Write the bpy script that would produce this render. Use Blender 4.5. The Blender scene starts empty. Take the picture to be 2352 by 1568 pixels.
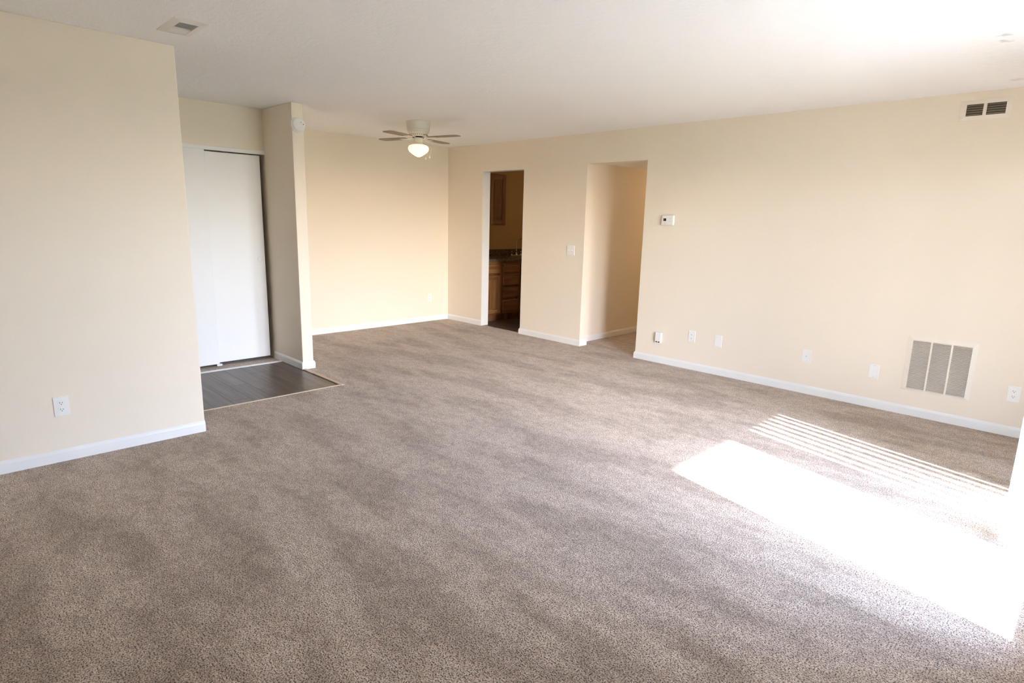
import bpy, bmesh, math, random
from mathutils import Vector, Matrix
random.seed(7)
SC = bpy.context.scene
COL = SC.collection
PI = math.pi
R = math.radians

# ------------------------------------------------------------------ camera
YAW, PITCH, ROLL, FPX = 0.7849, -0.2000, 0.0250, 1370.42
CAM = Vector((6.9078, -5.5333, 1.4579))
fw = Vector((-math.cos(YAW)*math.cos(PITCH), math.sin(YAW)*math.cos(PITCH), math.sin(PITCH)))
rt = fw.cross(Vector((0, 0, 1))).normalized(); up = rt.cross(fw)
r2 = math.cos(ROLL)*rt + math.sin(ROLL)*up
u2 = -math.sin(ROLL)*rt + math.cos(ROLL)*up
cd = bpy.data.cameras.new('camera'); cam = bpy.data.objects.new('camera', cd); COL.objects.link(cam)
cd.sensor_width = 36.0; cd.sensor_fit = 'HORIZONTAL'; cd.lens = FPX/2352*36.0
cd.clip_start = 0.02; cd.clip_end = 200
M = Matrix.Identity(4)
for i in range(3):
    M[i][0] = r2[i]; M[i][1] = u2[i]; M[i][2] = -fw[i]; M[i][3] = CAM[i]
cam.matrix_world = M
SC.camera = cam

# ------------------------------------------------------------------ exposure, sky, sun
vs = SC.view_settings
vs.view_transform = 'Standard'; vs.look = 'None'; vs.gamma = 1.0; vs.use_curve_mapping = False
vs.exposure = 0.53
SUN_AZ = Vector((0.968, -0.252))            # towards the sun
SUN_EL = R(25.0)
SKY_STRENGTH = 2.35
HAZE_STRENGTH = 13.5
SUN_STRENGTH = 33.0
w = bpy.data.worlds.new('sky'); SC.world = w; w.use_nodes = True
nt = w.node_tree; nt.nodes.clear()
wo = nt.nodes.new('ShaderNodeOutputWorld'); bg = nt.nodes.new('ShaderNodeBackground'); hz = nt.nodes.new('ShaderNodeBackground'); ad = nt.nodes.new('ShaderNodeAddShader')
sky = nt.nodes.new('ShaderNodeTexSky'); sky.sky_type = 'NISHITA'; sky.sun_disc = False
sky.sun_elevation = SUN_EL; sky.sun_rotation = math.atan2(SUN_AZ.x, SUN_AZ.y); sky.dust_density = 1.0
wb = nt.nodes.new('ShaderNodeMix'); wb.data_type = 'RGBA'; wb.blend_type = 'MULTIPLY'; wb.inputs[0].default_value = 1.0
wb.inputs[7].default_value = (1.0, 1.09, 1.46, 1)               # daylight white balance
nt.links.new(sky.outputs[0], wb.inputs[6]); nt.links.new(wb.outputs[2], bg.inputs[0]); bg.inputs['Strength'].default_value = SKY_STRENGTH
hz.inputs['Color'].default_value = (0.88, 1.0, 1.38, 1); hz.inputs['Strength'].default_value = HAZE_STRENGTH     # thin even cloud over the blue
nt.links.new(bg.outputs[0], ad.inputs[0]); nt.links.new(hz.outputs[0], ad.inputs[1]); nt.links.new(ad.outputs[0], wo.inputs[0])
sl = bpy.data.lights.new('sun', 'SUN'); so = bpy.data.objects.new('sun', sl); COL.objects.link(so)
sl.energy = SUN_STRENGTH; sl.angle = R(0.53); sl.color = (1.0, 0.99, 0.98)
sd = Vector((SUN_AZ.x*math.cos(SUN_EL), SUN_AZ.y*math.cos(SUN_EL), math.sin(SUN_EL)))
so.rotation_euler = sd.to_track_quat('Z', 'Y').to_euler(); so.location = (12, -3, 8)
pl = bpy.data.lights.new('door_sky_portal', 'AREA'); po = bpy.data.objects.new('door_sky_portal', pl); COL.objects.link(po)
pl.shape = 'RECTANGLE'; pl.size = 2.06; pl.size_y = 1.8; pl.cycles.is_portal = True
po.location = (7.16, -2.1, 1.03); po.rotation_euler = (0, R(90), 0)   # local -Z points to -X, into the room
for nm_, p_, e_, c_ in (('hall_lamp', (2.95, 2.35, 2.02), 5.5, (1.0, .72, .42)), ('kitchen_fill', (1.75, 2.3, 2.2), 3.0, (1.0, .60, .24))):  # hall lamp is out of view; kitchen point light is an added warm fill
    hl = bpy.data.lights.new(nm_, 'POINT'); ho = bpy.data.objects.new(nm_, hl); COL.objects.link(ho)
    hl.energy = e_; hl.color = c_; hl.shadow_soft_size = .09; ho.location = p_
try:
    SC.cycles.max_bounces = 14; SC.cycles.diffuse_bounces = 8; SC.cycles.transparent_max_bounces = 16
    SC.cycles.sample_clamp_indirect = 30.0
except Exception:
    pass

# ------------------------------------------------------------------ room numbers (metres)
H = 2.44
XW = 7.0            # window wall, inner face
YR = -7.2           # wall behind the camera
XL, YL = 2.704, -4.272
XC, YP, XP, TP = 0.914, -3.008, 1.537, 0.109
K1, K2, KZ = 0.739, 1.5135, 2.093
H1, H2, HZ = 2.511, 3.302, 2.109
TJ = 0.127
BB = 0.074

# ------------------------------------------------------------------ materials
def mat(name, base=(0.8, 0.8, 0.8), rough=0.6, metal=0.0, spec=0.5):
    m = bpy.data.materials.new(name); m.use_nodes = True
    p = m.node_tree.nodes['Principled BSDF']
    p.inputs['Base Color'].default_value = (*base, 1); p.inputs['Roughness'].default_value = rough
    p.inputs['Metallic'].default_value = metal; p.inputs['Specular IOR Level'].default_value = spec
    return m
def N(m, t, **kw):
    n = m.node_tree.nodes.new(t)
    for k, v in kw.items():
        if hasattr(n, k): setattr(n, k, v)
        else: n.inputs[k].default_value = v
    return n
def L(m, a, b): m.node_tree.links.new(a, b)
def P(m): return m.node_tree.nodes['Principled BSDF']
def pos(m, scale=(1, 1, 1), rot=(0, 0, 0)):
    g = N(m, 'ShaderNodeNewGeometry'); mp = N(m, 'ShaderNodeMapping')
    mp.inputs['Scale'].default_value = scale; mp.inputs['Rotation'].default_value = rot
    L(m, g.outputs['Position'], mp.inputs['Vector']); return mp.outputs[0]
def noise(m, vec, scale, detail=2, rough=0.5):
    n = N(m, 'ShaderNodeTexNoise'); n.inputs['Scale'].default_value = scale
    n.inputs['Detail'].default_value = detail; n.inputs['Roughness'].default_value = rough
    L(m, vec, n.inputs['Vector']); return n.outputs['Fac']
def ramp(m, fac, stops):
    r = N(m, 'ShaderNodeValToRGB'); e = r.color_ramp.elements
    while len(e) < len(stops): e.new(0.5)
    for i, (p_, c) in enumerate(stops): e[i].position = p_; e[i].color = (*c, 1)
    L(m, fac, r.inputs[0]); return r.outputs[0]
def mix(m, a, b, fac=0.5, mode='MIX'):
    x = N(m, 'ShaderNodeMix'); x.data_type = 'RGBA'; x.blend_type = mode
    if isinstance(fac, float): x.inputs[0].default_value = fac
    else: L(m, fac, x.inputs[0])
    for s, v in ((6, a), (7, b)):
        if isinstance(v, tuple): x.inputs[s].default_value = (*v, 1)
        else: L(m, v, x.inputs[s])
    return x.outputs[2]
def bump(m, h, strength=0.3, dist=0.01):
    b = N(m, 'ShaderNodeBump'); b.inputs['Strength'].default_value = strength; b.inputs['Distance'].default_value = dist
    L(m, h, b.inputs['Height']); L(m, b.outputs[0], P(m).inputs['Normal'])

WALL = mat('beige_wall_paint', (0.70, 0.60, 0.455), 0.75, spec=0.25)
v = pos(WALL); n1 = noise(WALL, v, 260, 3)
L(WALL, mix(WALL, (0.87, 0.787, 0.66), (0.855, 0.772, 0.645), noise(WALL, v, 1.3, 3)), P(WALL).inputs['Base Color'])
bump(WALL, n1, 0.10, 0.002)

CEIL = mat('white_textured_ceiling_paint', (0.915, 0.93, 0.935), 0.85, spec=0.2)
v = pos(CEIL); s1 = noise(CEIL, pos(CEIL, (1, 1.6, 1)), 16, 5, 0.62)
bump(CEIL, ramp(CEIL, s1, [(0.46, (0, 0, 0)), (0.60, (1, 1, 1))]), 0.22, 0.005)
# small smudges on the ceiling near the patio door
def spot(m, c, r):
    g = N(m, 'ShaderNodeNewGeometry'); nz = N(m, 'ShaderNodeTexNoise'); nz.inputs['Scale'].default_value = 22
    L(m, g.outputs['Position'], nz.inputs['Vector'])
    o = N(m, 'ShaderNodeVectorMath'); o.operation = 'MULTIPLY_ADD'
    L(m, nz.outputs['Color'], o.inputs[0]); o.inputs[1].default_value = (.09, .09, 0); L(m, g.outputs['Position'], o.inputs[2])
    d = N(m, 'ShaderNodeVectorMath'); d.operation = 'DISTANCE'; L(m, o.outputs[0], d.inputs[0]); d.inputs[1].default_value = (c[0]+.045, c[1]+.045, H)
    mr = N(m, 'ShaderNodeMapRange'); mr.inputs[1].default_value = r*1.0; mr.inputs[2].default_value = r*.35; mr.inputs[3].default_value = 0; mr.inputs[4].default_value = 1
    L(m, d.outputs['Value'], mr.inputs[0]); return mr.outputs[0]
base = (0.915, 0.93, 0.935)
c1 = mix(CEIL, base, (0.68, 0.70, 0.72), spot(CEIL, (6.322, -1.47), .038))
c2 = mix(CEIL, c1, (0.70, 0.71, 0.72), spot(CEIL, (6.308, -1.345), .035))
c3 = mix(CEIL, c2, (0.78, 0.77, 0.76), spot(CEIL, (6.252, -0.275), .05))
L(CEIL, c3, P(CEIL).inputs['Base Color'])

TRIM = mat('white_semigloss_trim_paint', (0.86, 0.86, 0.84), 0.4)
DOORW = mat('white_door_paint', (0.86, 0.86, 0.85), 0.5)
PLAST = mat('white_plastic', (0.86, 0.86, 0.83), 0.35)
PLASTG = mat('pale_grey_plastic', (0.66, 0.66, 0.64), 0.4)
DARK = mat('dark_slot', (0.02, 0.018, 0.015), 0.7)
SCREW = mat('screw_metal', (0.55, 0.53, 0.48), 0.35, 0.8)
VENTM = mat('cream_enamel_register', (0.85, 0.785, 0.69), 0.45)
DUCT = mat('dark_duct_lining', (0.10, 0.085, 0.055), 0.8)
CHROME = mat('chrome', (0.72, 0.70, 0.66), 0.14, 1.0)
STRIPM = mat('tan_vinyl_carpet_edging', (0.62, 0.50, 0.36), 0.5)
VINYL = mat('white_patio_door_vinyl', (0.85, 0.85, 0.84), 0.4)
CONC = mat('patio_concrete', (0.48, 0.46, 0.42), 0.9)
v = pos(CONC); L(CONC, mix(CONC, (0.27, 0.26, 0.24), (0.21, 0.20, 0.185), noise(CONC, v, 9, 6)), P(CONC).inputs['Base Color'])

SKYBLOCK = mat('dark_added_overhang', (0.07, 0.05, 0.035), 0.8)  # kept dark so the added overhang bounces little light indoors
GRASS = mat('lawn', (0.10, 0.14, 0.05), 0.95)
v = pos(GRASS); L(GRASS, mix(GRASS, (0.08, 0.13, 0.04), (0.16, 0.19, 0.08), noise(GRASS, v, 25, 5)), P(GRASS).inputs['Base Color'])
CARP = mat('beige_brown_cut_pile_carpet', (0.4, 0.33, 0.27), 0.95, spec=0.1)
v = pos(CARP)
fine = noise(CARP, v, 185, 2, 0.6)
fine2 = noise(CARP, v, 85, 2, 0.5)
spk = ramp(CARP, fine, [(0.35, (0.055, 0.033, 0.020)), (0.415, (0.22, 0.16, 0.113)), (0.465, (0.53, 0.43, 0.34)), (0.55, (0.88, 0.755, 0.635))])
spk = mix(CARP, spk, ramp(CARP, fine2, [(0.38, (0.62, 0.58, 0.55)), (0.55, (1, 1, 1))]), 0.55, 'MULTIPLY')
fine3 = noise(CARP, v, 34, 2, 0.6)
spk = mix(CARP, spk, ramp(CARP, fine3, [(0.40, (0.70, 0.66, 0.63)), (0.56, (1, 1, 1))]), 0.5, 'MULTIPLY')
st = noise(CARP, pos(CARP, (0.75, 2.3, 1), (0, 0, R(-9))), 1.5, 3, 0.5)
st2 = noise(CARP, pos(CARP, (1.0, 1.5, 1), (0, 0, R(-14))), 7.0, 3, 0.6)
spk = mix(CARP, spk, ramp(CARP, st, [(0.40, (0.66, 0.625, 0.585)), (0.54, (1.0, 1.0, 1.0))]), 0.72, 'MULTIPLY')
spk = mix(CARP, spk, ramp(CARP, st2, [(0.35, (0.80, 0.78, 0.76)), (0.60, (1.0, 1.0, 1.0))]), 0.7, 'MULTIPLY')
st3 = noise(CARP, pos(CARP, (1.0, 1.35, 1), (0, 0, R(-20))), 11.0, 4, 0.65)
spk = mix(CARP, spk, ramp(CARP, st3, [(0.42, (0.78, 0.75, 0.72)), (0.52, (1.0, 1.0, 1.0))]), 0.6, 'MULTIPLY')
L(CARP, spk, P(CARP).inputs['Base Color'])
P(CARP).inputs['Sheen Weight'].default_value = 0.25
P(CARP).inputs['Sheen Roughness'].default_value = 0.6
bump(CARP, fine, 0.6, 0.008)

def wood(name, a, b, c, axis, scale=1.0, rough=0.45):
    m = mat(name, a, rough)
    s = [18*scale]*3; s[axis] = 1.1*scale
    v = pos(m, tuple(s))
    oi = N(m, 'ShaderNodeObjectInfo')
    add = N(m, 'ShaderNodeVectorMath'); add.operation = 'MULTIPLY_ADD'
    L(m, oi.outputs['Random'], add.inputs[0]); add.inputs[1].default_value = (37, 53, 71); L(m, v, add.inputs[2])
    n_ = noise(m, add.outputs[0], 1.6, 6, 0.62)
    col = ramp(m, n_, [(0.30, b), (0.5, a), (0.70, c)])
    tone = N(m, 'ShaderNodeMapRange'); L(m, oi.outputs['Random'], tone.inputs[0]); tone.inputs[3].default_value = 0.82; tone.inputs[4].default_value = 1.12
    cc = N(m, 'ShaderNodeCombineColor')
    for i in range(3): L(m, tone.outputs[0], cc.inputs[i])
    col = mix(m, col, cc.outputs[0], 1.0, 'MULTIPLY')
    L(m, col, P(m).inputs['Base Color']); bump(m, n_, 0.12, 0.002)
    return m
OAK = wood('honey_oak_cabinet', (0.24, 0.105, 0.036), (0.145, 0.058, 0.018), (0.33, 0.165, 0.062), 2)
OAKH = wood('honey_oak_cross_grain', (0.24, 0.105, 0.036), (0.145, 0.058, 0.018), (0.33, 0.165, 0.062), 1)
PLANK = wood('dark_grey_brown_vinyl_plank', (0.105, 0.075, 0.058), (0.062, 0.043, 0.034), (0.165, 0.125, 0.100), 0, 0.8, 0.36)
LAM = mat('dark_mottled_laminate', (0.08, 0.06, 0.045), 0.3)
v = pos(LAM); L(LAM, ramp(LAM, noise(LAM, v, 45, 5, 0.7), [(0.35, (0.03, 0.022, 0.018)), (0.52, (0.10, 0.072, 0.05)), (0.66, (0.30, 0.23, 0.16))]), P(LAM).inputs['Base Color'])
FANM = mat('antique_white_fan_enamel', (0.74, 0.72, 0.64), 0.4)
BLADE = mat('whitewashed_fan_blade', (0.27, 0.205, 0.145), 0.5)
SLATM = bpy.data.materials.new('white_vinyl_blind'); SLATM.use_nodes = True
nt = SLATM.node_tree; nt.nodes.clear()
o_ = nt.nodes.new('ShaderNodeOutputMaterial'); d_ = nt.nodes.new('ShaderNodeBsdfDiffuse'); t_ = nt.nodes.new('ShaderNodeBsdfTranslucent'); x_ = nt.nodes.new('ShaderNodeMixShader')
d_.inputs[0].default_value = (0.84, 0.85, 0.86, 1); t_.inputs[0].default_value = (0.75, 0.78, 0.82, 1); x_.inputs[0].default_value = 0.07
nt.links.new(d_.outputs[0], x_.inputs[1]); nt.links.new(t_.outputs[0], x_.inputs[2]); nt.links.new(x_.outputs[0], o_.inputs[0])
GLASS = bpy.data.materials.new('window_glass'); GLASS.use_nodes = True
nt = GLASS.node_tree; nt.nodes.clear()
o_ = nt.nodes.new('ShaderNodeOutputMaterial'); t_ = nt.nodes.new('ShaderNodeBsdfTransparent'); g_ = nt.nodes.new('ShaderNodeBsdfGlossy'); x_ = nt.nodes.new('ShaderNodeMixShader'); f_ = nt.nodes.new('ShaderNodeLayerWeight'); q_ = nt.nodes.new('ShaderNodeMath'); q2_ = nt.nodes.new('ShaderNodeMath')
t_.inputs[0].default_value = (0.96, 0.975, 0.97, 1); g_.inputs['Roughness'].default_value = 0.0
q_.operation = 'POWER'; q_.inputs[1].default_value = 4.0; q2_.operation = 'MULTIPLY_ADD'; q2_.inputs[1].default_value = 0.7; q2_.inputs[2].default_value = 0.03
nt.links.new(f_.outputs['Facing'], q_.inputs[0]); nt.links.new(q_.outputs[0], q2_.inputs[0]); nt.links.new(q2_.outputs[0], x_.inputs[0]); nt.links.new(t_.outputs[0], x_.inputs[1]); nt.links.new(g_.outputs[0], x_.inputs[2]); nt.links.new(x_.outputs[0], o_.inputs[0])
GLOBE = mat('lit_opal_glass', (0.9, 0.85, 0.7), 0.3)
P(GLOBE).inputs['Emission Color'].default_value = (1.0, 0.70, 0.36, 1); P(GLOBE).inputs['Emission Strength'].default_value = 1.25

# ------------------------------------------------------------------ helpers
def box(bm, x0, x1, y0, y1, z0, z1, bev=0.0, seg=1):
    x0, x1 = sorted((x0, x1)); y0, y1 = sorted((y0, y1)); z0, z1 = sorted((z0, z1))
    vs_ = [bm.verts.new(p) for p in ((x0,y0,z0),(x1,y0,z0),(x1,y1,z0),(x0,y1,z0),(x0,y0,z1),(x1,y0,z1),(x1,y1,z1),(x0,y1,z1))]
    fs = [bm.faces.new([vs_[i] for i in q]) for q in ((3,2,1,0),(4,5,6,7),(0,1,5,4),(1,2,6,5),(2,3,7,6),(3,0,4,7))]
    if bev:
        es = list({e for f in fs for e in f.edges})
        bmesh.ops.bevel(bm, geom=es, offset=bev, segments=seg, affect='EDGES', profile=0.6)
    return vs_
def bxm(*a, **k):
    bm = bmesh.new(); box(bm, *a, **k); return bm
def prism(pts, axis, a, b):
    """outline in the two other axes, extruded along axis from a to b"""
    bm = bmesh.new()
    def mk(p, c):
        if axis == 0: return (c, p[0], p[1])
        if axis == 1: return (p[0], c, p[1])
        return (p[0], p[1], c)
    lo = [bm.verts.new(mk(p, a)) for p in pts]; hi = [bm.verts.new(mk(p, b)) for p in pts]
    n = len(pts)
    bm.faces.new(lo); bm.faces.new(hi[::-1])
    for i in range(n): bm.faces.new((lo[i], hi[i], hi[(i+1) % n], lo[(i+1) % n]))
    bmesh.ops.recalc_face_normals(bm, faces=bm.faces); return bm
def lathe(prof, n=32, cx=0, cy=0, bm=None):
    bm = bm or bmesh.new(); rings = []
    for r, z in prof:
        if r < 1e-6: rings.append([bm.verts.new((cx, cy, z))])
        else: rings.append([bm.verts.new((cx+r*math.cos(2*PI*k/n), cy+r*math.sin(2*PI*k/n), z)) for k in range(n)])
    for a, b in zip(rings, rings[1:]):
        for k in range(n):
            q = [a[k % len(a)], a[(k+1) % len(a)], b[(k+1) % len(b)], b[k % len(b)]]
            u_ = list(dict.fromkeys(q))
            if len(u_) > 2: bm.faces.new(u_)
    for rg in (rings[0], rings[-1]):
        if len(rg) > 2: bm.faces.new(rg)
    bmesh.ops.recalc_face_normals(bm, faces=bm.faces); return bm
def tube(path, r, n=10, bm=None):
    bm = bm or bmesh.new(); path = [Vector(p) for p in path]; rings = []
    prev = None
    for i, p in enumerate(path):
        t = (path[min(i+1, len(path)-1)]-path[max(i-1, 0)]).normalized()
        a = prev or (Vector((1, 0, 0)) if abs(t.x) < .9 else Vector((0, 1, 0)))
        a = (a - t*a.dot(t)).normalized(); prev = a; b = t.cross(a)
        rr = r[i] if isinstance(r, (list, tuple)) else r
        rings.append([bm.verts.new(p+rr*(math.cos(2*PI*k/n)*a+math.sin(2*PI*k/n)*b)) for k in range(n)])
    for a, b in zip(rings, rings[1:]):
        for k in range(n): bm.faces.new((a[k], a[(k+1) % n], b[(k+1) % n], b[k]))
    bm.faces.new(rings[0][::-1]); bm.faces.new(rings[-1])
    bmesh.ops.recalc_face_normals(bm, faces=bm.faces); return bm
def obj(name, bm, m, parent=None, smooth=False, loc=None):
    me = bpy.data.meshes.new(name); bm.to_mesh(me); bm.free(); me.materials.append(m)
    if smooth:
        for p_ in me.polygons: p_.use_smooth = True
        try: me.set_sharp_from_angle(angle=R(40))
        except Exception: pass
    o = bpy.data.objects.new(name, me); COL.objects.link(o)
    if parent: o.parent = parent
    if loc: o.location = loc
    return o
def dup(o, parent, loc=None, rot=None):
    c = o.copy(); COL.objects.link(c); c.parent = parent
    if loc is not None: c.location = loc
    if rot is not None: c.rotation_euler = rot
    return c
def thing(name, label, cat, loc=(0, 0, 0), rz=0, group=None):
    o = bpy.data.objects.new(name, None); COL.objects.link(o); o.empty_display_size = .05
    o.location = loc; o.rotation_euler = (0, 0, rz); o['label'] = label; o['category'] = cat
    if group: o['group'] = group
    return o
def struct(name, bm, m, label=None):
    o = obj(name, bm, m); o['kind'] = 'structure'
    if label: o['label'] = label
    return o
def sthing(name, label, loc=(0, 0, 0), rz=0):
    o = bpy.data.objects.new(name, None); COL.objects.link(o); o.location = loc; o.rotation_euler = (0, 0, rz)
    o['kind'] = 'structure'; o['label'] = label; return o

# ------------------------------------------------------------------ room shell
E1 = -2.985; EX = 2.255; EY = -5.2; TX = 1.075     # entry floor limits
carpet_outline = [(0, 0), (0, YP+TP), (XP, YP+TP), (XP, E1), (EX, E1), (EX, YR), (XW, YR), (XW, 0), (H2, 0), (H2, TJ),
                  (3.45, TJ), (3.45, 3.2), (2.38, 3.2), (2.38, TJ), (H1, TJ), (H1, 0), (K2, 0), (K2, .05), (K1, .05), (K1, 0)]
struct('floor', prism(carpet_outline, 2, -0.10, 0.0), CARP, 'beige brown cut-pile carpet over the living room and dining floor')
struct('floor_closet', prism([(0, YP), (0, EY), (TX-.012, EY), (TX-.012, YP)], 2, -0.10, 0.0), CARP, 'strip of beige carpet running under the white closet doors')
ef = sthing('floor_entry', 'dark grey-brown wood plank floor in the entry nook')
obj('underlay', bxm(TX-.012, EX, EY, E1, -.10, -.012), DUCT, ef)
pw = 0.152; y = E1 - .004
k = 0
while y > EY:
    y0 = max(EY, y-pw+.0012)
    x = TX+.0; off = (0.62, 1.05, 0.3, 0.86)[k % 4]
    cuts = [TX] + [c for c in (TX+off,) if c < EX-.1] + [EX-.004]
    for a, b in zip(cuts, cuts[1:]):
        obj('plank', bxm(a+.0007, b-.0007, y0, y, -.012, -.003, bev=.001), PLANK, ef)
    y -= pw; k += 1
kf = sthing('floor_kitchen', 'dark plank floor seen through the kitchen doorway')
obj('underlay', prism([(K1, .05), (K2, .05), (K2, TJ), (2.28, TJ), (2.28, 3.2), (0, 3.2), (0, TJ), (K1, TJ)], 2, -.10, -.012), DUCT, kf)
y = 0.052
k = 0
while y < 1.6:
    y1 = y+pw-.0012
    if y1 <= TJ + .08: xs = (K1+.002, K2-.002)
    else: xs = (0.004, 2.276)
    mid = xs[0]+(xs[1]-xs[0])*(0.35, 0.7, 0.5)[k % 3]
    for a, b in ((xs[0], mid), (mid+.0012, xs[1])):
        obj('plank', bxm(a, b, max(y, TJ+.001) if xs[0] < .1 else y, y1 if xs[0] < .1 else TJ, -.012, -.003, bev=.001), PLANK, kf)
    y = (TJ if xs[0] > .1 else y+pw); k += 1

struct('ceiling', bxm(-.12, XW+.12, YR-.1, 3.3, H, H+.12), CEIL, 'white textured ceiling over the whole room')
struct('ceiling_hall', bxm(2.38, 3.45, TJ, 3.2, 2.15, H), CEIL, 'lowered hallway ceiling beyond the wide doorway')

KSHADE = mat('shade_toned_kitchen_wall', (0.62, 0.44, 0.20), 0.7, spec=0.25)  # wall paint with the kitchen's amber shade put into the colour
struct('wall_right', prism([(0, 0), (K1, 0), (K1, KZ), (K2, KZ), (K2, 0), (H1, 0), (H1, HZ), (H2, HZ), (H2, 0), (XW, 0), (XW, H), (0, H)], 1, 0, TJ), WALL,
       'long beige wall with the two doorways and the thermostat')
struct('wall_back', bxm(-.12, 0, EY-.1, 3.3, -.1, H), WALL, 'beige dining wall behind the ceiling fan')
struct('wall_partition', bxm(0, XP, YP, YP+TP, -.1, H, bev=.006, seg=2), WALL, 'short beige partition between entry nook and dining area')
struct('wall_closet', prism([(EY, 0), (-4.62, 0), (-4.62, 2.055), (YP, 2.055), (YP, H), (EY, H)], 0, XC-.115, XC), WALL, 'beige wall above the white closet doors')
struct('wall_left', bxm(XL-.12, XL, YR, YL, -.1, H, bev=.005, seg=2), WALL, 'beige wall filling the left of the room, with one outlet')
struct('wall_entry', bxm(0, XL-.12, EY-.1, EY, -.1, H), WALL, 'far wall of the entry nook')
struct('wall_rear', bxm(XL-.12, XW+.12, YR-.1, YR, -.1, H), WALL, 'wall behind the viewpoint')
D0, D1, DZ = -3.02, -1.19, 2.045          # patio door opening
struct('wall_window', prism([(YR, -.1), (D0, -.1), (D0, DZ), (D1, DZ), (D1, -.1), (TJ, -.1), (TJ, H), (YR, H)], 0, XW, XW+.14), WALL, 'wall that holds the sliding patio door')
struct('wall_kitchen', bxm(2.28, 2.38, TJ, 3.2, -.1, H), WALL, 'hallway wall beyond the wide doorway')
struct('wall_hall', bxm(3.45, 3.55, TJ, 3.2, -.1, H), WALL, 'right wall of the hallway')
struct('wall_end', bxm(0, 3.55, 3.2, 3.3, -.1, H), WALL, 'end wall of kitchen and hallway')
struct('wall_sink', bxm(0, .006, TJ, 3.2, 0, H), KSHADE, 'kitchen wall behind the faucet, amber shade put into its colour')
for nm_, q_ in (('trim_7', (K1, K1+.006, 0, TJ+.002, 0, KZ)), ('trim_8', (K2-.006, K2, 0, TJ+.002, 0, KZ)), ('trim_9', (K1+.006, K2-.006, 0, TJ+.002, KZ-.006, KZ))):
    struct(nm_, bxm(*q_), TRIM, 'white painted lining of the kitchen doorway')
struct('ground', bxm(10.6, 60, -30, 30, -.40, -.20), GRASS, 'lawn outside the patio')
struct('floor_patio', bxm(XW+.14, 10.6, -9, 3, -.40, -.16), CONC, 'concrete patio slab outside the sliding door')

struct('ceiling_sky_block', bxm(XW+.14, 10.53, -9, 3, 2.55, 2.78), SKYBLOCK, 'unseen overhang added outside the patio door to cut the high sky')  # added out of view to block high sky light on the near floor

# ------------------------------------------------------------------ baseboards
def baseboard(name, p0, p1, nrm, m0=0, m1=0, h=BB, t=.0125):
    """profile swept from p0 to p1; m0/m1: extra length at the room side of each end (outside corner > 0, inside corner < 0)"""
    p0 = Vector((*p0, 0)); p1 = Vector((*p1, 0)); d = (p1-p0).normalized(); n = Vector((*nrm, 0))
    prof = [(0, 0), (t, 0), (t, h-.020), (t*.85, h-.013), (t*.45, h-.003), (t*.3, h), (0, h)]
    bm = bmesh.new(); e = []
    for p, s, mm in ((p0, -1, m0), (p1, 1, m1)):
        e.append([bm.verts.new(p+n*a+Vector((0, 0, z))+d*s*mm*a/t) for a, z in prof])
    k = len(prof)
    for i in range(k): bm.faces.new((e[0][i], e[0][(i+1) % k], e[1][(i+1) % k], e[1][i]))
    bm.faces.new(e[0][::-1]); bm.faces.new(e[1]); bmesh.ops.recalc_face_normals(bm, faces=bm.faces)
    return struct(name, bm, TRIM)
T = .0125
baseboard('baseboard_back', (0, YP+TP), (0, 0), (1, 0), -T, -T)
baseboard('baseboard_right', (0, 0), (K1, 0), (0, -1), -T, T)
baseboard('baseboard_right', (K2, 0), (H1, 0), (0, -1), T, T)
baseboard('baseboard_right', (H2, 0), (XW, 0), (0, -1), T, -T)
baseboard('baseboard_kitchen', (K2-.006, TJ), (K2-.006, 0), (-1, 0), 0, T)
baseboard('baseboard_hall', (H1, 0), (H1, TJ), (1, 0), T, 0)
baseboard('baseboard_hall', (H2, TJ), (H2, 0), (-1, 0), 0, T)
baseboard('baseboard_hall', (2.38, TJ), (2.38, 3.2), (1, 0), 0, 0)
baseboard('baseboard_left', (XL, YR), (XL, YL), (1, 0), -T, 0)
baseboard('baseboard_partition', (XC, YP), (XP, YP), (0, -1), 0, T)
baseboard('baseboard_partition', (XP, YP), (XP, YP+TP), (1, 0), T, T)
baseboard('baseboard_partition', (XP, YP+TP), (0, YP+TP), (0, 1), T, -T)
baseboard('baseboard_window', (XW, D1+.01), (XW, 0), (-1, 0), 0, -T)
baseboard('baseboard_window', (XW, YR), (XW, D0-.01), (-1, 0), -T, 0)

# carpet edging strips
struct('trim_1', bxm(TX-.012, TX+.028, EY, YP+.0, -.003, .006, bev=.003), TRIM, 'pale strip between closet carpet and dark entry floor')
struct('trim_2', bxm(XP+.0, EX+.018, E1-.030, E1+.004, -.003, .007, bev=.003), STRIPM, 'tan strip edging the entry floor beside the partition')
struct('trim_3', bxm(EX-.006, EX+.008, EY, E1-.03, -.003, .005, bev=.002), STRIPM, 'thin tan strip where the carpet meets the entry floor')

# ------------------------------------------------------------------ closet sliding doors
struct('trim_4', bxm(XC-.012, XC+.012, -4.62, YP, 2.020, 2.058, bev=.003), TRIM, 'white head trim above the closet doors')
struct('trim_5', bxm(XC-.095, XC-.014, -4.62, YP, 2.030, 2.055), TRIM, 'closet door track')
def closet_door(name, y0, y1, x0, x1, z0, z1, py, label):
    e = sthing(name, label, (x1, (y0+y1)/2, 0))
    e_ = e.location
    bm = bxm(x0-e_.x, 0, y0-e_.y, y1-e_.y, z0, z1, bev=.003)
    obj('panel', bm, DOORW, e)
    bm = bmesh.new()
    lathe([(0, .0008), (.018, .0008), (.021, .0025), (.0245, .0035), (.027, .001), (.027, -.002), (0, -.002)], 28, bm=bm)
    bmesh.ops.rotate(bm, verts=bm.verts, cent=(0, 0, 0), matrix=Matrix.Rotation(R(90), 3, 'Y'))
    o = obj('finger_pull', bm, DOORW, e, True, (0.0005, py-e_.y, 1.02)); return e
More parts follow.
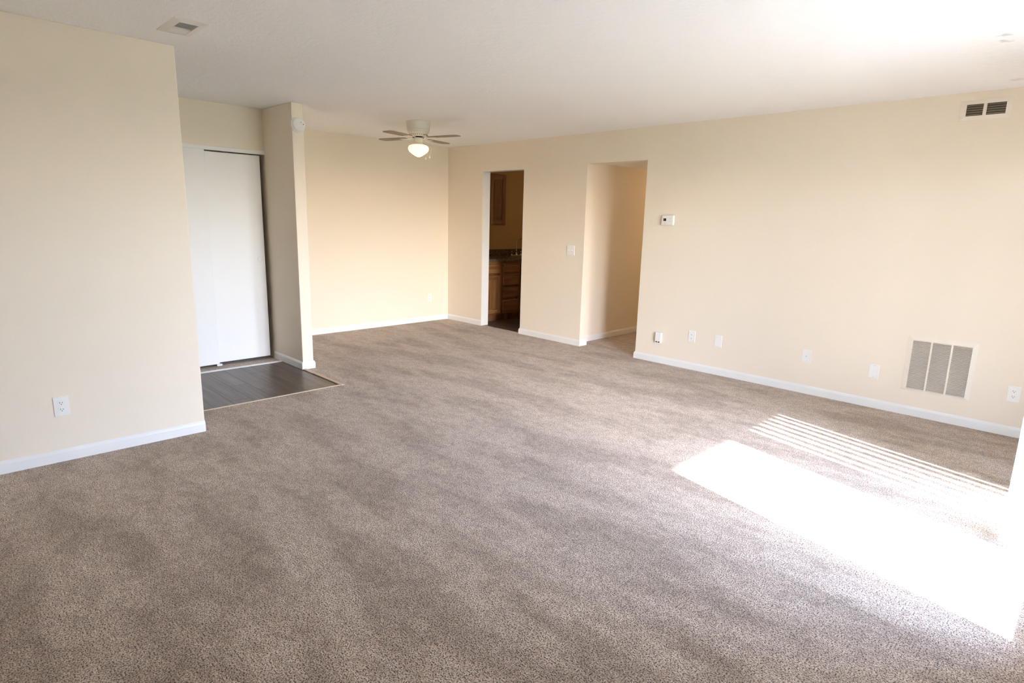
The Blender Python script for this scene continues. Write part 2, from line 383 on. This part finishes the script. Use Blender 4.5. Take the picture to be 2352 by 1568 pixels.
closet_door('door_1', -3.60, YP-.042, XC-.052, XC-.017, .030, 2.012, -3.100, 'white flat sliding closet door panel next to the partition')
closet_door('door_2', -4.60, -3.56, XC-.013, XC+.010, .022, 2.024, -4.52, 'white flat sliding closet door panel half hidden by the left wall')
struct('trim_6', bxm(XC-.09, XC+.006, -3.585, -3.535, 0, .020, bev=.003), PLAST, 'white floor guide under the closet doors')

# ------------------------------------------------------------------ patio door
pd = sthing('door_3', 'white sliding glass patio door letting in the sun', (XW, (D0+D1)/2, 0))
cy = (D0+D1)/2
def pdp(name, x0, x1, y0, y1, z0, z1, m=VINYL, bev=.004, parent=None):
    return obj(name, bxm(x0-XW, x1-XW, y0-cy, y1-cy, z0, z1, bev=bev), m, parent or pd)
pdp('frame', XW+.01, XW+.13, D0, D0+.04, -.03, DZ); pdp('frame', XW+.01, XW+.13, D1-.04, D1, -.03, DZ)
pdp('frame', XW+.01, XW+.13, D0+.04, D1-.04, DZ-.04, DZ)
pdp('threshold', XW-.0, XW+.14, D0+.04, D1-.04, -.06, .012)
def sash(x0, x1, y0, y1, label_glass='pane'):
    s = .055
    a = pdp('sash', x0, x1, y0, y0+s, .014, DZ-.042)
    pdp('stile', x0, x1, y1-s, y1, .014, DZ-.042)
    pdp('rail', x0, x1, y0+s, y1-s, .014, .085)
    pdp('rail', x0, x1, y0+s, y1-s, DZ-.100, DZ-.042)
    pdp('pane', (x0+x1)/2-.003, (x0+x1)/2+.003, y0+s-.005, y1-s+.005, .080, DZ-.095, GLASS, 0)
ym = -2.105
sash(XW+.025, XW+.060, D0+.045, ym+.03)
sash(XW+.075, XW+.110, ym-.03, D1-.045)
pdp('handle', XW-.012, XW+.024, D0+.055, D0+.085, .93, 1.16, VINYL, .006)

# vertical blind
bl = thing('vertical_blind', 'white vertical slat blind hanging in front of the patio door', 'blind', (6.755, -1.6, 0))
def bl_l(x, y, z): return (x-6.755, y+1.6, z)
obj('headrail', bxm(-.022, .022, -1.42, .55, 2.06, 2.10, bev=.003), VINYL, bl)
for yb in (-2.9, -2.0, -1.15):
    obj('bracket', bxm(.02, XW-6.755, yb+1.6-.015, yb+1.6+.015, 2.075, 2.10, bev=.002), VINYL, bl)
def slat_bm():
    bm = bmesh.new(); W, C, n = .0445, .006, 6; rows = []
    for z in (.022, 2.05):
        a = [bm.verts.new((W*(2*i/n-1), C*(1-(2*i/n-1)**2)+.0006, z)) for i in range(n+1)]
        b = [bm.verts.new((W*(2*i/n-1), C*(1-(2*i/n-1)**2)-.0006, z)) for i in range(n+1)]
        rows.append(a+b[::-1])
    k = len(rows[0])
    for i in range(k): bm.faces.new((rows[0][i], rows[0][(i+1) % k], rows[1][(i+1) % k], rows[1][i]))
    bm.faces.new(rows[0][::-1]); bm.faces.new(rows[1]); bmesh.ops.recalc_face_normals(bm, faces=bm.faces); return bm
s0 = obj('slat', slat_bm(), SLATM, bl, True)
sun_ang = math.atan2(-.252, .968)
spots = [(-2.050, math.atan2(-.042, .092))]
spots += [(-1.995+.062*i, R((-72, -64, -70, -60)[i])) for i in range(4)]
spots += [(y_, sun_ang+R(34)+random.uniform(-.05, .05)) for y_ in (-1.790, -1.705, -1.612, -1.520, -1.432, -1.340, -1.255, -1.165)]
for i, (y_, a) in enumerate(spots):
    s = s0 if i == 0 else dup(s0, bl)
    s.location = bl_l(6.757, y_, 0); s.rotation_euler = (0, 0, a)
obj('wand', tube([bl_l(6.72, -2.62, 2.055), bl_l(6.72, -2.62, 1.05)], .005, 8), PLAST, bl, True)

# ------------------------------------------------------------------ wall plates (local: face towards -Y, x right, z up, origin at plate centre)
RZ_RIGHT, RZ_X = 0, R(90)     # on wall_right; on walls facing +X
def plate_bm(w_, h_, d=.0055): return bxm(-w_/2, w_/2, -d, 0.0005, -h_/2, h_/2, bev=.0022, seg=2)
def disc_y(r, d0, d1, n=18):
    bm = lathe([(r, d0), (r, d1)], n); bmesh.ops.rotate(bm, verts=bm.verts, cent=(0, 0, 0), matrix=Matrix.Rotation(R(90), 3, 'X')); return bm   # z -> -y
PL_PLATE = None
def screw(par, x, z, d=.0055, m=PLAST):
    s = obj('screw', disc_y(.0034, d-.0003, d+.0007, 10), m, par, False, (x, 0, z)); return s
def outlet(label, loc, rz, group='duplex outlets'):
    t = thing('wall_outlet', label, 'outlet', loc, rz, group)
    obj('plate', plate_bm(.073, .116), PLAST, t)
    for sz in (.0195, -.0195):
        bm = bmesh.new()
        lathe([(.0165, .0050), (.0165, .0072)], 24, bm=bm)
        bmesh.ops.rotate(bm, verts=bm.verts, cent=(0, 0, 0), matrix=Matrix.Rotation(R(90), 3, 'X'))
        for v_ in bm.verts: v_.co.z = max(-.0135, min(.0135, v_.co.z))
        r_ = obj('receptacle', bm, PLAST, t, False, (0, 0, sz))
        for x_, h_ in ((-.0063, .0085), (.0063, .0070)):
            obj('slot', bxm(x_-.0011, x_+.0011, -.0075, -.0068, -.001, -.001+h_), DARK, r_)
        obj('slot', disc_y(.0024, .0068, .0075, 10), DARK, r_, False, (0, 0, -.0072))
    screw(t, 0, 0); return t
outlet('white duplex outlet on the beige left wall above its baseboard', (XL, -5.037, .332), RZ_X)
outlet('white duplex outlet low on the back dining wall below the fan', (0, -.338, .340), RZ_X)
outlet('white duplex outlet between the small jack box and a blank plate', (3.967, 0, .343), 0)
outlet('white duplex outlet beyond the return grille, partly behind the blind', (6.527, 0, .315), 0)
def blank(name, label, cat, loc, insert=False, hole=False):
    t = thing(name, label, cat, loc, 0)
    obj('plate', plate_bm(.073, .117), PLAST, t)
    if insert: obj('insert', bxm(-.0165, .0165, -.0072, -.004, -.0335, .0335, bev=.001), PLAST, t)
    if hole:
        c = obj('coax_connector', lathe_y([(.0048, .005), (.0048, .010), (.0032, .0105), (.0032, .014), (.0015, .0141), (.0015, .012)], 12), SCREW, t, True)
        c['label'] = 'small grey metal connector'
    for z in ((.0415, -.0415) if not insert else (.0485, -.0485)): screw(t, 0, z, m=PLASTG if insert else PLAST)
    return t
def lathe_y(prof, n):
    bm = lathe(prof, n); bmesh.ops.rotate(bm, verts=bm.verts, cent=(0, 0, 0), matrix=Matrix.Rotation(R(90), 3, 'X')); return bm
blank('blank_plate', 'plain white blank plate right of the duplex outlet', 'wall plate', (4.253, 0, .339))
blank('cable_plate', 'white cable plate with a small dark connector in its middle', 'wall plate', (5.087, 0, .338), hole=True)
blank('decorator_plate', 'white decorator blank plate left of the return grille', 'wall plate', (5.626, 0, .306), insert=True)
# jack box
t = thing('jack_box', 'small white surface jack box with two dark ports, beside the wide doorway', 'jack box', (3.590, 0, .275))
obj('housing', bxm(-.034, .034, -.030, .0005, -.056, .056, bev=.005, seg=2), PLAST, t)
for x_ in (-.014, .014):
    p_ = obj('port', bxm(x_-.0095, x_+.0095, -.0308, -.0296, -.0515, -.040, bev=.0003), DARK, t); p_['label'] = 'dark square jack port'
# light switch
t = thing('light_switch', 'white double switch plate between the two doorways', 'switch', (2.317, 0, 1.127))
obj('plate', plate_bm(.117, .116), PLAST, t)
for x_ in (-.023, .023):
    r_ = obj('toggle_well', bxm(x_-.0055, x_+.0055, -.0066, -.0045, -.0125, .0125, bev=.0006), PLASTG, t)
    bm = bxm(-.0040, .0040, -.016, .0, -.0045, .0045, bev=.001)
    bmesh.ops.rotate(bm, verts=bm.verts, cent=(0, 0, 0), matrix=Matrix.Rotation(R(-28), 3, 'X'))
    obj('toggle', bm, PLAST, r_, False, (x_, -.005, 0))
    for z in (.030, -.030): screw(t, x_, z)
# thermostat
t = thing('thermostat', 'white thermostat with a small dark display, right of the wide doorway', 'thermostat', (3.600, 0, 1.499))
obj('back_plate', bxm(-.066, .066, -.008, .0005, -.046, .046, bev=.003), PLAST, t)
obj('housing', bxm(-.070, .070, -.032, -.007, -.050, .050, bev=.009, seg=3), PLAST, t, True)
d = obj('display', bxm(-.044, -.012, -.0328, -.0315, -.008, .018), DARK, t); d['label'] = 'dark rectangular display'
for x_, z_ in ((.032, .016), (.032, -.010), (-.020, -.033)):
    obj('button', bxm(x_-.006, x_+.006, -.0338, -.0315, z_-.004, z_+.004, bev=.001), PLASTG, t)

# smoke detector on the end of the partition
t = thing('smoke_detector', 'round white smoke detector high on the end of the partition', 'smoke detector', (XP, YP+TP-.056, 2.249), RZ_X)
obj('base', lathe_y([(0, 0), (.066, 0), (.066, .010), (.062, .014), (0, .014)], 40), PLAST, t, True)
obj('cover', lathe_y([(0, .013), (.058, .013), (.059, .020), (.056, .034), (.047, .041), (0, .044)], 40), PLAST, t, True)
tb = obj('test_button', lathe_y([(0, .042), (.006, .042), (.006, .0455), (0, .046)], 14), PLASTG, t, False, (.012, 0, .020))
led = obj('indicator', lathe_y([(0, .041), (.004, .041), (.004, .0435), (0, .044)], 12), DARK, t, False, (.034, 0, .006)); led['label'] = 'small dark indicator'

# ------------------------------------------------------------------ registers and grille
def slat_geo(L_, dep, th, ang):
    bm = bxm(-L_/2, L_/2, -dep/2, dep/2, -th/2, th/2)
    bmesh.ops.rotate(bm, verts=bm.verts, cent=(0, 0, 0), matrix=Matrix.Rotation(ang, 3, 'X')); return bm
# return grille  (x 5.835..6.282, z .20.. .648)
gx, gz = 6.056, .4245
t = thing('return_grille', 'large cream return air grille with three louvred columns above the baseboard', 'grille', (gx, 0, gz))
GW, GH = .447, .448
ix0, ix1, iz0, iz1 = 5.867-gx, 6.247-gx, .221-gz, .611-gz
def frame_bm(x0, x1, z0, z1, a0, a1, c0, c1, d):
    """rectangular flange with a hole"""
    bm = bmesh.new()
    O = [(x0, z0), (x1, z0), (x1, z1), (x0, z1)]; I = [(a0, c0), (a1, c0), (a1, c1), (a0, c1)]
    of = [bm.verts.new((p[0], -d*.35, p[1])) for p in O]; ob = [bm.verts.new((p[0], .0005, p[1])) for p in O]
    if_ = [bm.verts.new((p[0], -d, p[1])) for p in I]; ib = [bm.verts.new((p[0], .0005, p[1])) for p in I]
    for i in range(4):
        j = (i+1) % 4
        bm.faces.new((of[i], of[j], if_[j], if_[i])); bm.faces.new((ob[i], ob[j], of[j], of[i]))
        bm.faces.new((if_[i], if_[j], ib[j], ib[i])); bm.faces.new((ib[i], ib[j], ob[j], ob[i]))
    bmesh.ops.recalc_face_normals(bm, faces=bm.faces); return bm
obj('flange', frame_bm(-GW/2, GW/2, -GH/2, GH/2, ix0, ix1, iz0, iz1, .009), VENTM, t)
b = obj('backing', bxm(ix0, ix1, -.0012, .0, iz0, iz1), DUCT, t); b['label'] = 'dark duct behind the louvres'
bw = .012; cw = (ix1-ix0-2*bw)/3
for i in (1, 2):
    xx = ix0+i*cw+(i-1)*bw
    obj('mullion', bxm(xx, xx+bw, -.0088, -.001, iz0, iz1, bev=.0008), VENTM, t)
sg = slat_geo(cw, .0082, .0010, R(38)); s0 = None; ns = 38
for c_ in range(3):
    xc = ix0+cw/2+c_*(cw+bw)
    for r_ in range(ns):
        zc = iz0+(r_+.5)*(iz1-iz0)/ns
        if s0 is None: s0 = obj('slat', sg, VENTM, t, False, (xc, -.0052, zc))
        else: dup(s0, t, (xc, -.0052, zc))
for z in (GH/2-.012, -GH/2+.012):
    screw(t, 0, z, .006, VENTM)
# supply register high on the right wall (x 5.92..6.22, z 2.246..2.382)
sx, sz = 6.072, 2.3145
t = thing('supply_register', 'cream supply register with two dark openings under the ceiling', 'register', (sx, 0, sz))
a0, a1, c0, c1 = 5.962-sx, 6.189-sx, 2.275-sz, 2.354-sz
obj('flange', frame_bm(-.150, .150, -.069, .069, a0, a1, c0, c1, .011), VENTM, t)
b = obj('backing', bxm(a0, a1, -.0012, 0, c0, c1), DUCT, t); b['label'] = 'dark duct opening'
obj('mullion', bxm(-.012, .008, -.0105, -.001, c0, c1, bev=.001), VENTM, t)
s0 = None
for lo, hi in ((a0, -.012), (.008, a1)):
    for r_ in range(5):
        zc = c0+(r_+.5)*(c1-c0)/5
        bmg = slat_geo(hi-lo, .0085, .0009, R(11))
        if s0 is None or abs((hi-lo)-s0[1]) > 1e-6: s0 = (obj('slat', bmg, VENTM, t, False, ((lo+hi)/2, -.0058, zc)), hi-lo)
        else: bmg.free(); dup(s0[0], t, ((lo+hi)/2, -.0058, zc))
obj('lever', bxm(a0-.014, a0-.004, -.016, -.009, -.004, .004, bev=.001), VENTM, t)
# ceiling register over the left wall  (x 2.985..3.308, y -4.437..-4.27)
vx, vy = 3.147, -4.356
t = thing('ceiling_register', 'white ceiling register above the left wall corner', 'register', (vx, vy, H))
REG = mat('white_enamel_register', (0.80, 0.78, 0.73), 0.45)
def flat(bm):   # wall-local (-Y out) to ceiling (-Z out)
    bmesh.ops.rotate(bm, verts=bm.verts, cent=(0, 0, 0), matrix=Matrix.Rotation(R(90), 3, 'X')); return bm
fb = frame_bm(-.163, .163, -.083, .083, -.125, .115, -.047, .047, .010)
obj('flange', flat(fb), REG, t)
b = obj('backing', bxm(-.125, .115, -.047, .047, -.0012, -.0004), DUCT, t); b['label'] = 'dark duct behind the louvres'
obj('mullion', bxm(-.030, -.022, -.047, .047, -.0098, -.001), REG, t)
for rng, ang in (((-.122, -.032), -50), ((-.020, .113), 18)):
    n_ = int((rng[1]-rng[0])/.0105); s0 = None
    for i in range(n_):
        xx = rng[0]+(i+.5)*(rng[1]-rng[0])/n_
        if s0 is None:
            bm = bxm(-.0050, .0050, -.047, .047, -.0005, .0005)
            bmesh.ops.rotate(bm, verts=bm.verts, cent=(0, 0, 0), matrix=Matrix.Rotation(R(ang), 3, 'Y'))
            s0 = obj('slat', bm, REG, t, False, (xx, 0, -.0055))
        else: dup(s0, t, (xx, 0, -.0055))

# ------------------------------------------------------------------ ceiling fan with lamp
FX, FY = 1.543, -1.636
fan = thing('ceiling_fan', 'white hugger ceiling fan with four blades and a lit schoolhouse lamp over the dining area', 'ceiling fan', (FX, FY, H))
obj('canopy', lathe([(0, 0), (.128, 0), (.130, -.006), (.126, -.012), (.118, -.070), (.116, -.074)], 48), FANM, fan, True)
obj('band', lathe([(.116, -.070), (.1165, -.073), (.1165, -.086), (.113, -.096), (.100, -.100)], 48), FANM, fan, True)
bm = bmesh.new()                      # fine bead row around the band
mo = lathe([(0, -.096), (.110, -.096), (.112, -.102), (.098, -.122), (.072, -.142), (.058, -.148), (0, -.148)], 48)
mh = obj('motor_housing', mo, FANM, fan, True)
s0 = None
for k in range(26):
    a = 2*PI*k/26
    if s0 is None:
        bm = bxm(-.0022, .0022, -.0015, .0015, -.012, .012)
        bmesh.ops.rotate(bm, verts=bm.verts, cent=(0, 0, 0), matrix=Matrix.Rotation(R(48), 3, 'X'))
        s0 = obj('vent_slot', bm, DARK, mh); s = s0
    else: s = dup(s0, mh)
    s.location = (.0905*math.cos(a), .0905*math.sin(a), -.1285); s.rotation_euler = (0, 0, a-R(90))
bd0 = None
for k in range(48):
    a = 2*PI*k/48
    if bd0 is None:
        bm = bmesh.new(); bmesh.ops.create_icosphere(bm, subdivisions=1, radius=.0042); bd0 = obj('bead', bm, FANM, mh); s = bd0
    else: s = dup(bd0, mh)
    s.location = (.1165*math.cos(a), .1165*math.sin(a), -.0795)
obj('flywheel', lathe([(0, -.147), (.062, -.147), (.062, -.158), (0, -.158)], 32), DARK, fan, True)
def blade_bm():
    bm = bmesh.new(); out = []
    pr = [(.150, .042), (.20, .052), (.30, .058), (.42, .062), (.475, .060), (.498, .050), (.508, .030), (.510, 0)]
    pts = [(x, w_) for x, w_ in pr] + [(x, -w_) for x, w_ in pr[-2::-1]]
    lo = [bm.verts.new((x, y_, -.003)) for x, y_ in pts]; hi = [bm.verts.new((x, y_, .003)) for x, y_ in pts]
    bm.faces.new(lo[::-1]); bm.faces.new(hi)
    n = len(pts)
    for i in range(n): bm.faces.new((lo[i], lo[(i+1) % n], hi[(i+1) % n], hi[i]))
    bmesh.ops.recalc_face_normals(bm, faces=bm.faces)
    bmesh.ops.rotate(bm, verts=bm.verts, cent=(0, 0, 0), matrix=Matrix.Rotation(R(2), 3, 'X'))
    return bm
def iron_bm():
    bm = bmesh.new()
    pts = [(.045, .016), (.10, .012), (.135, .020), (.165, .036), (.215, .034), (.225, 0)]
    pts = pts + [(x, -y_) for x, y_ in pts[-2::-1]]
    zz = lambda x: .004 if x < .11 else -.006
    lo = [bm.verts.new((x, y_, zz(x)-.0022)) for x, y_ in pts]; hi = [bm.verts.new((x, y_, zz(x)+.0022)) for x, y_ in pts]
    bm.faces.new(lo[::-1]); bm.faces.new(hi); n = len(pts)
    for i in range(n): bm.faces.new((lo[i], lo[(i+1) % n], hi[(i+1) % n], hi[i]))
    bmesh.ops.recalc_face_normals(bm, faces=bm.faces)
    bmesh.ops.rotate(bm, verts=bm.verts, cent=(0, 0, 0), matrix=Matrix.Rotation(R(2), 3, 'X'))
    return bm
b0 = i0 = None
for k in range(4):
    a = R(16+90*k)
    if b0 is None:
        b0 = obj('blade', blade_bm(), BLADE, fan); b_ = b0; i0 = obj('blade_iron', iron_bm(), FANM, b0)
    else:
        b_ = dup(b0, fan); dup(i0, b_)
    b_.location = (0, 0, -.158); b_.rotation_euler = (0, 0, a)
obj('switch_housing', lathe([(0, -.157), (.046, -.157), (.047, -.162), (.045, -.205), (.040, -.210), (0, -.210)], 36), FANM, fan, True)
obj('fitter', lathe([(0, -.209), (.042, -.209), (.044, -.213), (.052, -.216), (.056, -.224), (.056, -.232), (0, -.232)], 36), FANM, fan, True)
gl = obj('lamp_globe', lathe([(0, -.226), (.055, -.228), (.076, -.231), (.096, -.240), (.106, -.256), (.108, -.272), (.103, -.288), (.090, -.304), (.066, -.322), (.038, -.340), (.016, -.350), (0, -.353)], 48), GLOBE, fan, True)
gl['label'] = 'glowing cream glass lamp shade'
# two pull chains on the side towards the patio door
for dx, dy, zb in ((.045, .034, -.376), (.074, .052, -.364)):
    z1 = -.226
    obj('pull_chain', tube([(dx*.62, dy*.62, -.200), (dx*1.35, dy*1.35, -.222), (dx*1.55+.01, dy*1.55, -.26), (dx*1.3+.01, dy*1.3, zb+.024)], .0012, 6), SCREW, fan, True)
    kb = obj('pull_knob', lathe([(0, zb+.024), (.0035, zb+.022), (.0092, zb+.006), (.0086, zb+.001), (0, zb-.001)], 14, dx*1.3+.01, dy*1.3), PLAST, fan, True)
    kb['label'] = 'white chain pull knob'

# ------------------------------------------------------------------ kitchen
CF = .62           # base cabinet front
def panel_door(par, name, y0, y1, z0, z1, xf, fw_=.052, arch=False):
    """raised frame door: stiles + rails + recessed panel, face towards +X; local to par"""
    px, py, pz = par.location
    e = obj(name, bxm(xf-px, xf+.012-px, y0-py, y1-py, z0-pz, z1-pz, bev=.002), OAK, par)
    for a, b in ((y0, y0+fw_), (y1-fw_, y1)):
        obj('stile', bxm(xf+.012-px, xf+.020-px, a-py, b-py, z0-pz, z1-pz, bev=.0025), OAK, e)
    for a, b in ((z0, z0+fw_), (z1-fw_, z1)):
        obj('rail', bxm(xf+.012-px, xf+.020-px, y0+fw_-py, y1-fw_-py, a-pz, b-pz, bev=.0025), OAKH, e)
    g = .012
    obj('panel', bxm(xf+.012-px, xf+.017-px, y0+fw_+g-py, y1-fw_-g-py, z0+fw_+g-pz, z1-fw_-g-pz, bev=.004), OAK, e)
    return e
def drawer_front(par, y0, y1, z0, z1, xf):
    px, py, pz = par.location
    e = obj('drawer', bxm(xf-px, xf+.014-px, y0-py, y1-py, z0-pz, z1-pz, bev=.002), OAKH, par)
    obj('raised_face', bxm(xf+.014-px, xf+.020-px, y0+.014-py, y1-.014-py, z0+.014-pz, z1-.014-pz, bev=.004), OAKH, e)
    return e
def base_cab(y0, y1, label, doors, drawers):
    t = thing('base_cabinet', label, 'cabinet', (0.005, (y0+y1)/2, 0), 0, 'oak base cabinets')
    px, py = t.location.x, t.location.y
    obj('carcass', bxm(0, CF-.02-px, y0-py+.001, y1-py-.001, .105, .872), OAK, t)
    obj('toe_kick', bxm(.02, .535-px, y0-py+.002, y1-py-.002, -.003, .105), OAK, t)
    for a, b in ((y0+.001, y0+.040), (y1-.040, y1-.001)):
        obj('face_frame', bxm(CF-.02-px, CF-px, a-py, b-py, .105, .872, bev=.001), OAK, t)
    for a, b in ((.105, .140), (.832, .872)):
        obj('face_frame', bxm(CF-.02-px, CF-px, y0+.040-py, y1-.040-py, a, b, bev=.001), OAKH, t)
    for q in doors: panel_door(t, 'door', *q, CF)
    for q in drawers: drawer_front(t, *q, CF)
    return t
base_cab(TJ+.004, .492, 'oak base cabinet with one drawer over a door beside the kitchen doorway', [(.155, .466, .128, .676)], [(.155, .466, .697, .846)])
base_cab(.492, .878, 'oak base cabinet with a stack of four drawers', [], [(.519, .850, .702, .832), (.519, .850, .520, .693), (.519, .850, .328, .503), (.519, .850, .125, .310)])
base_cab(.878, 1.75, 'oak sink cabinet below the faucet with two doors', [(.903, 1.305, .128, .676), (1.322, 1.724, .128, .676)], [(.903, 1.724, .697, .846)])
ct = thing('countertop', 'dark mottled laminate countertop on the oak base cabinets', 'countertop', (0, .95, .875))
obj('worktop', bxm(.006, CF+.028, TJ+.002-.95, 1.80-.95, -.002, .036, bev=.006, seg=2), LAM, ct)
bs = obj('backsplash', bxm(.006, .024, TJ+.002-.95, 1.80-.95, .0, .098, bev=.003), LAM, None, False, (0, .95, .911))
bs['label'] = 'dark laminate backsplash standing on the counter along the kitchen wall'; bs['category'] = 'backsplash'
uc = thing('wall_cabinet', 'oak wall cabinet above the dark counter seen through the kitchen doorway', 'cabinet', (.006, .525, 1.382))
obj('carcass', bxm(.0, .300, .205-.525, .838-.525, 0, .735), OAK, uc)
for a, b in ((.205, .245), (.800, .838)):
    obj('face_frame', bxm(.300, .320, a-.525, b-.525, 0, .735, bev=.001), OAK, uc)
for a, b in ((0, .035), (.700, .735)):
    obj('face_frame', bxm(.300, .320, .245-.525, .800-.525, a, b, bev=.001), OAKH, uc)
panel_door(uc, 'door', .222, .515, 1.404, 2.100, .320, .058); panel_door(uc, 'door', .522, .815, 1.404, 2.100, .320, .058)
fc = thing('kitchen_faucet', 'chrome gooseneck faucet with two handles behind the sink', 'faucet', (.125, 1.285, .912))
obj('deck_plate', bxm(-.028, .028, -.135, .135, -.001, .010, bev=.004, seg=2), CHROME, fc)
obj('spout_base', lathe([(0, .009), (.026, .009), (.024, .020), (.014, .034), (.013, .060), (.017, .075), (.012, .085), (0, .085)], 20), CHROME, fc, True)
arc = [(0, 0, .08), (0, 0, .14), (0.002, .0, .18)]
for i in range(1, 13):
    a = PI*i/12; arc.append((.035*(1-math.cos(a)), .078*(1-math.cos(a)), .185+.088*math.sin(a)))
arc.append((.072, .158, .155))
obj('spout', tube(arc, .0095, 12), CHROME, fc, True)
for y_ in (-.103, .103):
    h_ = obj('handle', lathe([(0, .009), (.022, .009), (.020, .016), (.010, .024), (.010, .046), (.015, .056), (.013, .066), (0, .069)], 16, 0, y_), CHROME, fc, True)
    obj('lever', tube([(.0, y_, .060), (.020, y_*1.08, .066), (.048, y_*1.2, .070)], [.006, .0055, .004], 8), CHROME, h_, True)
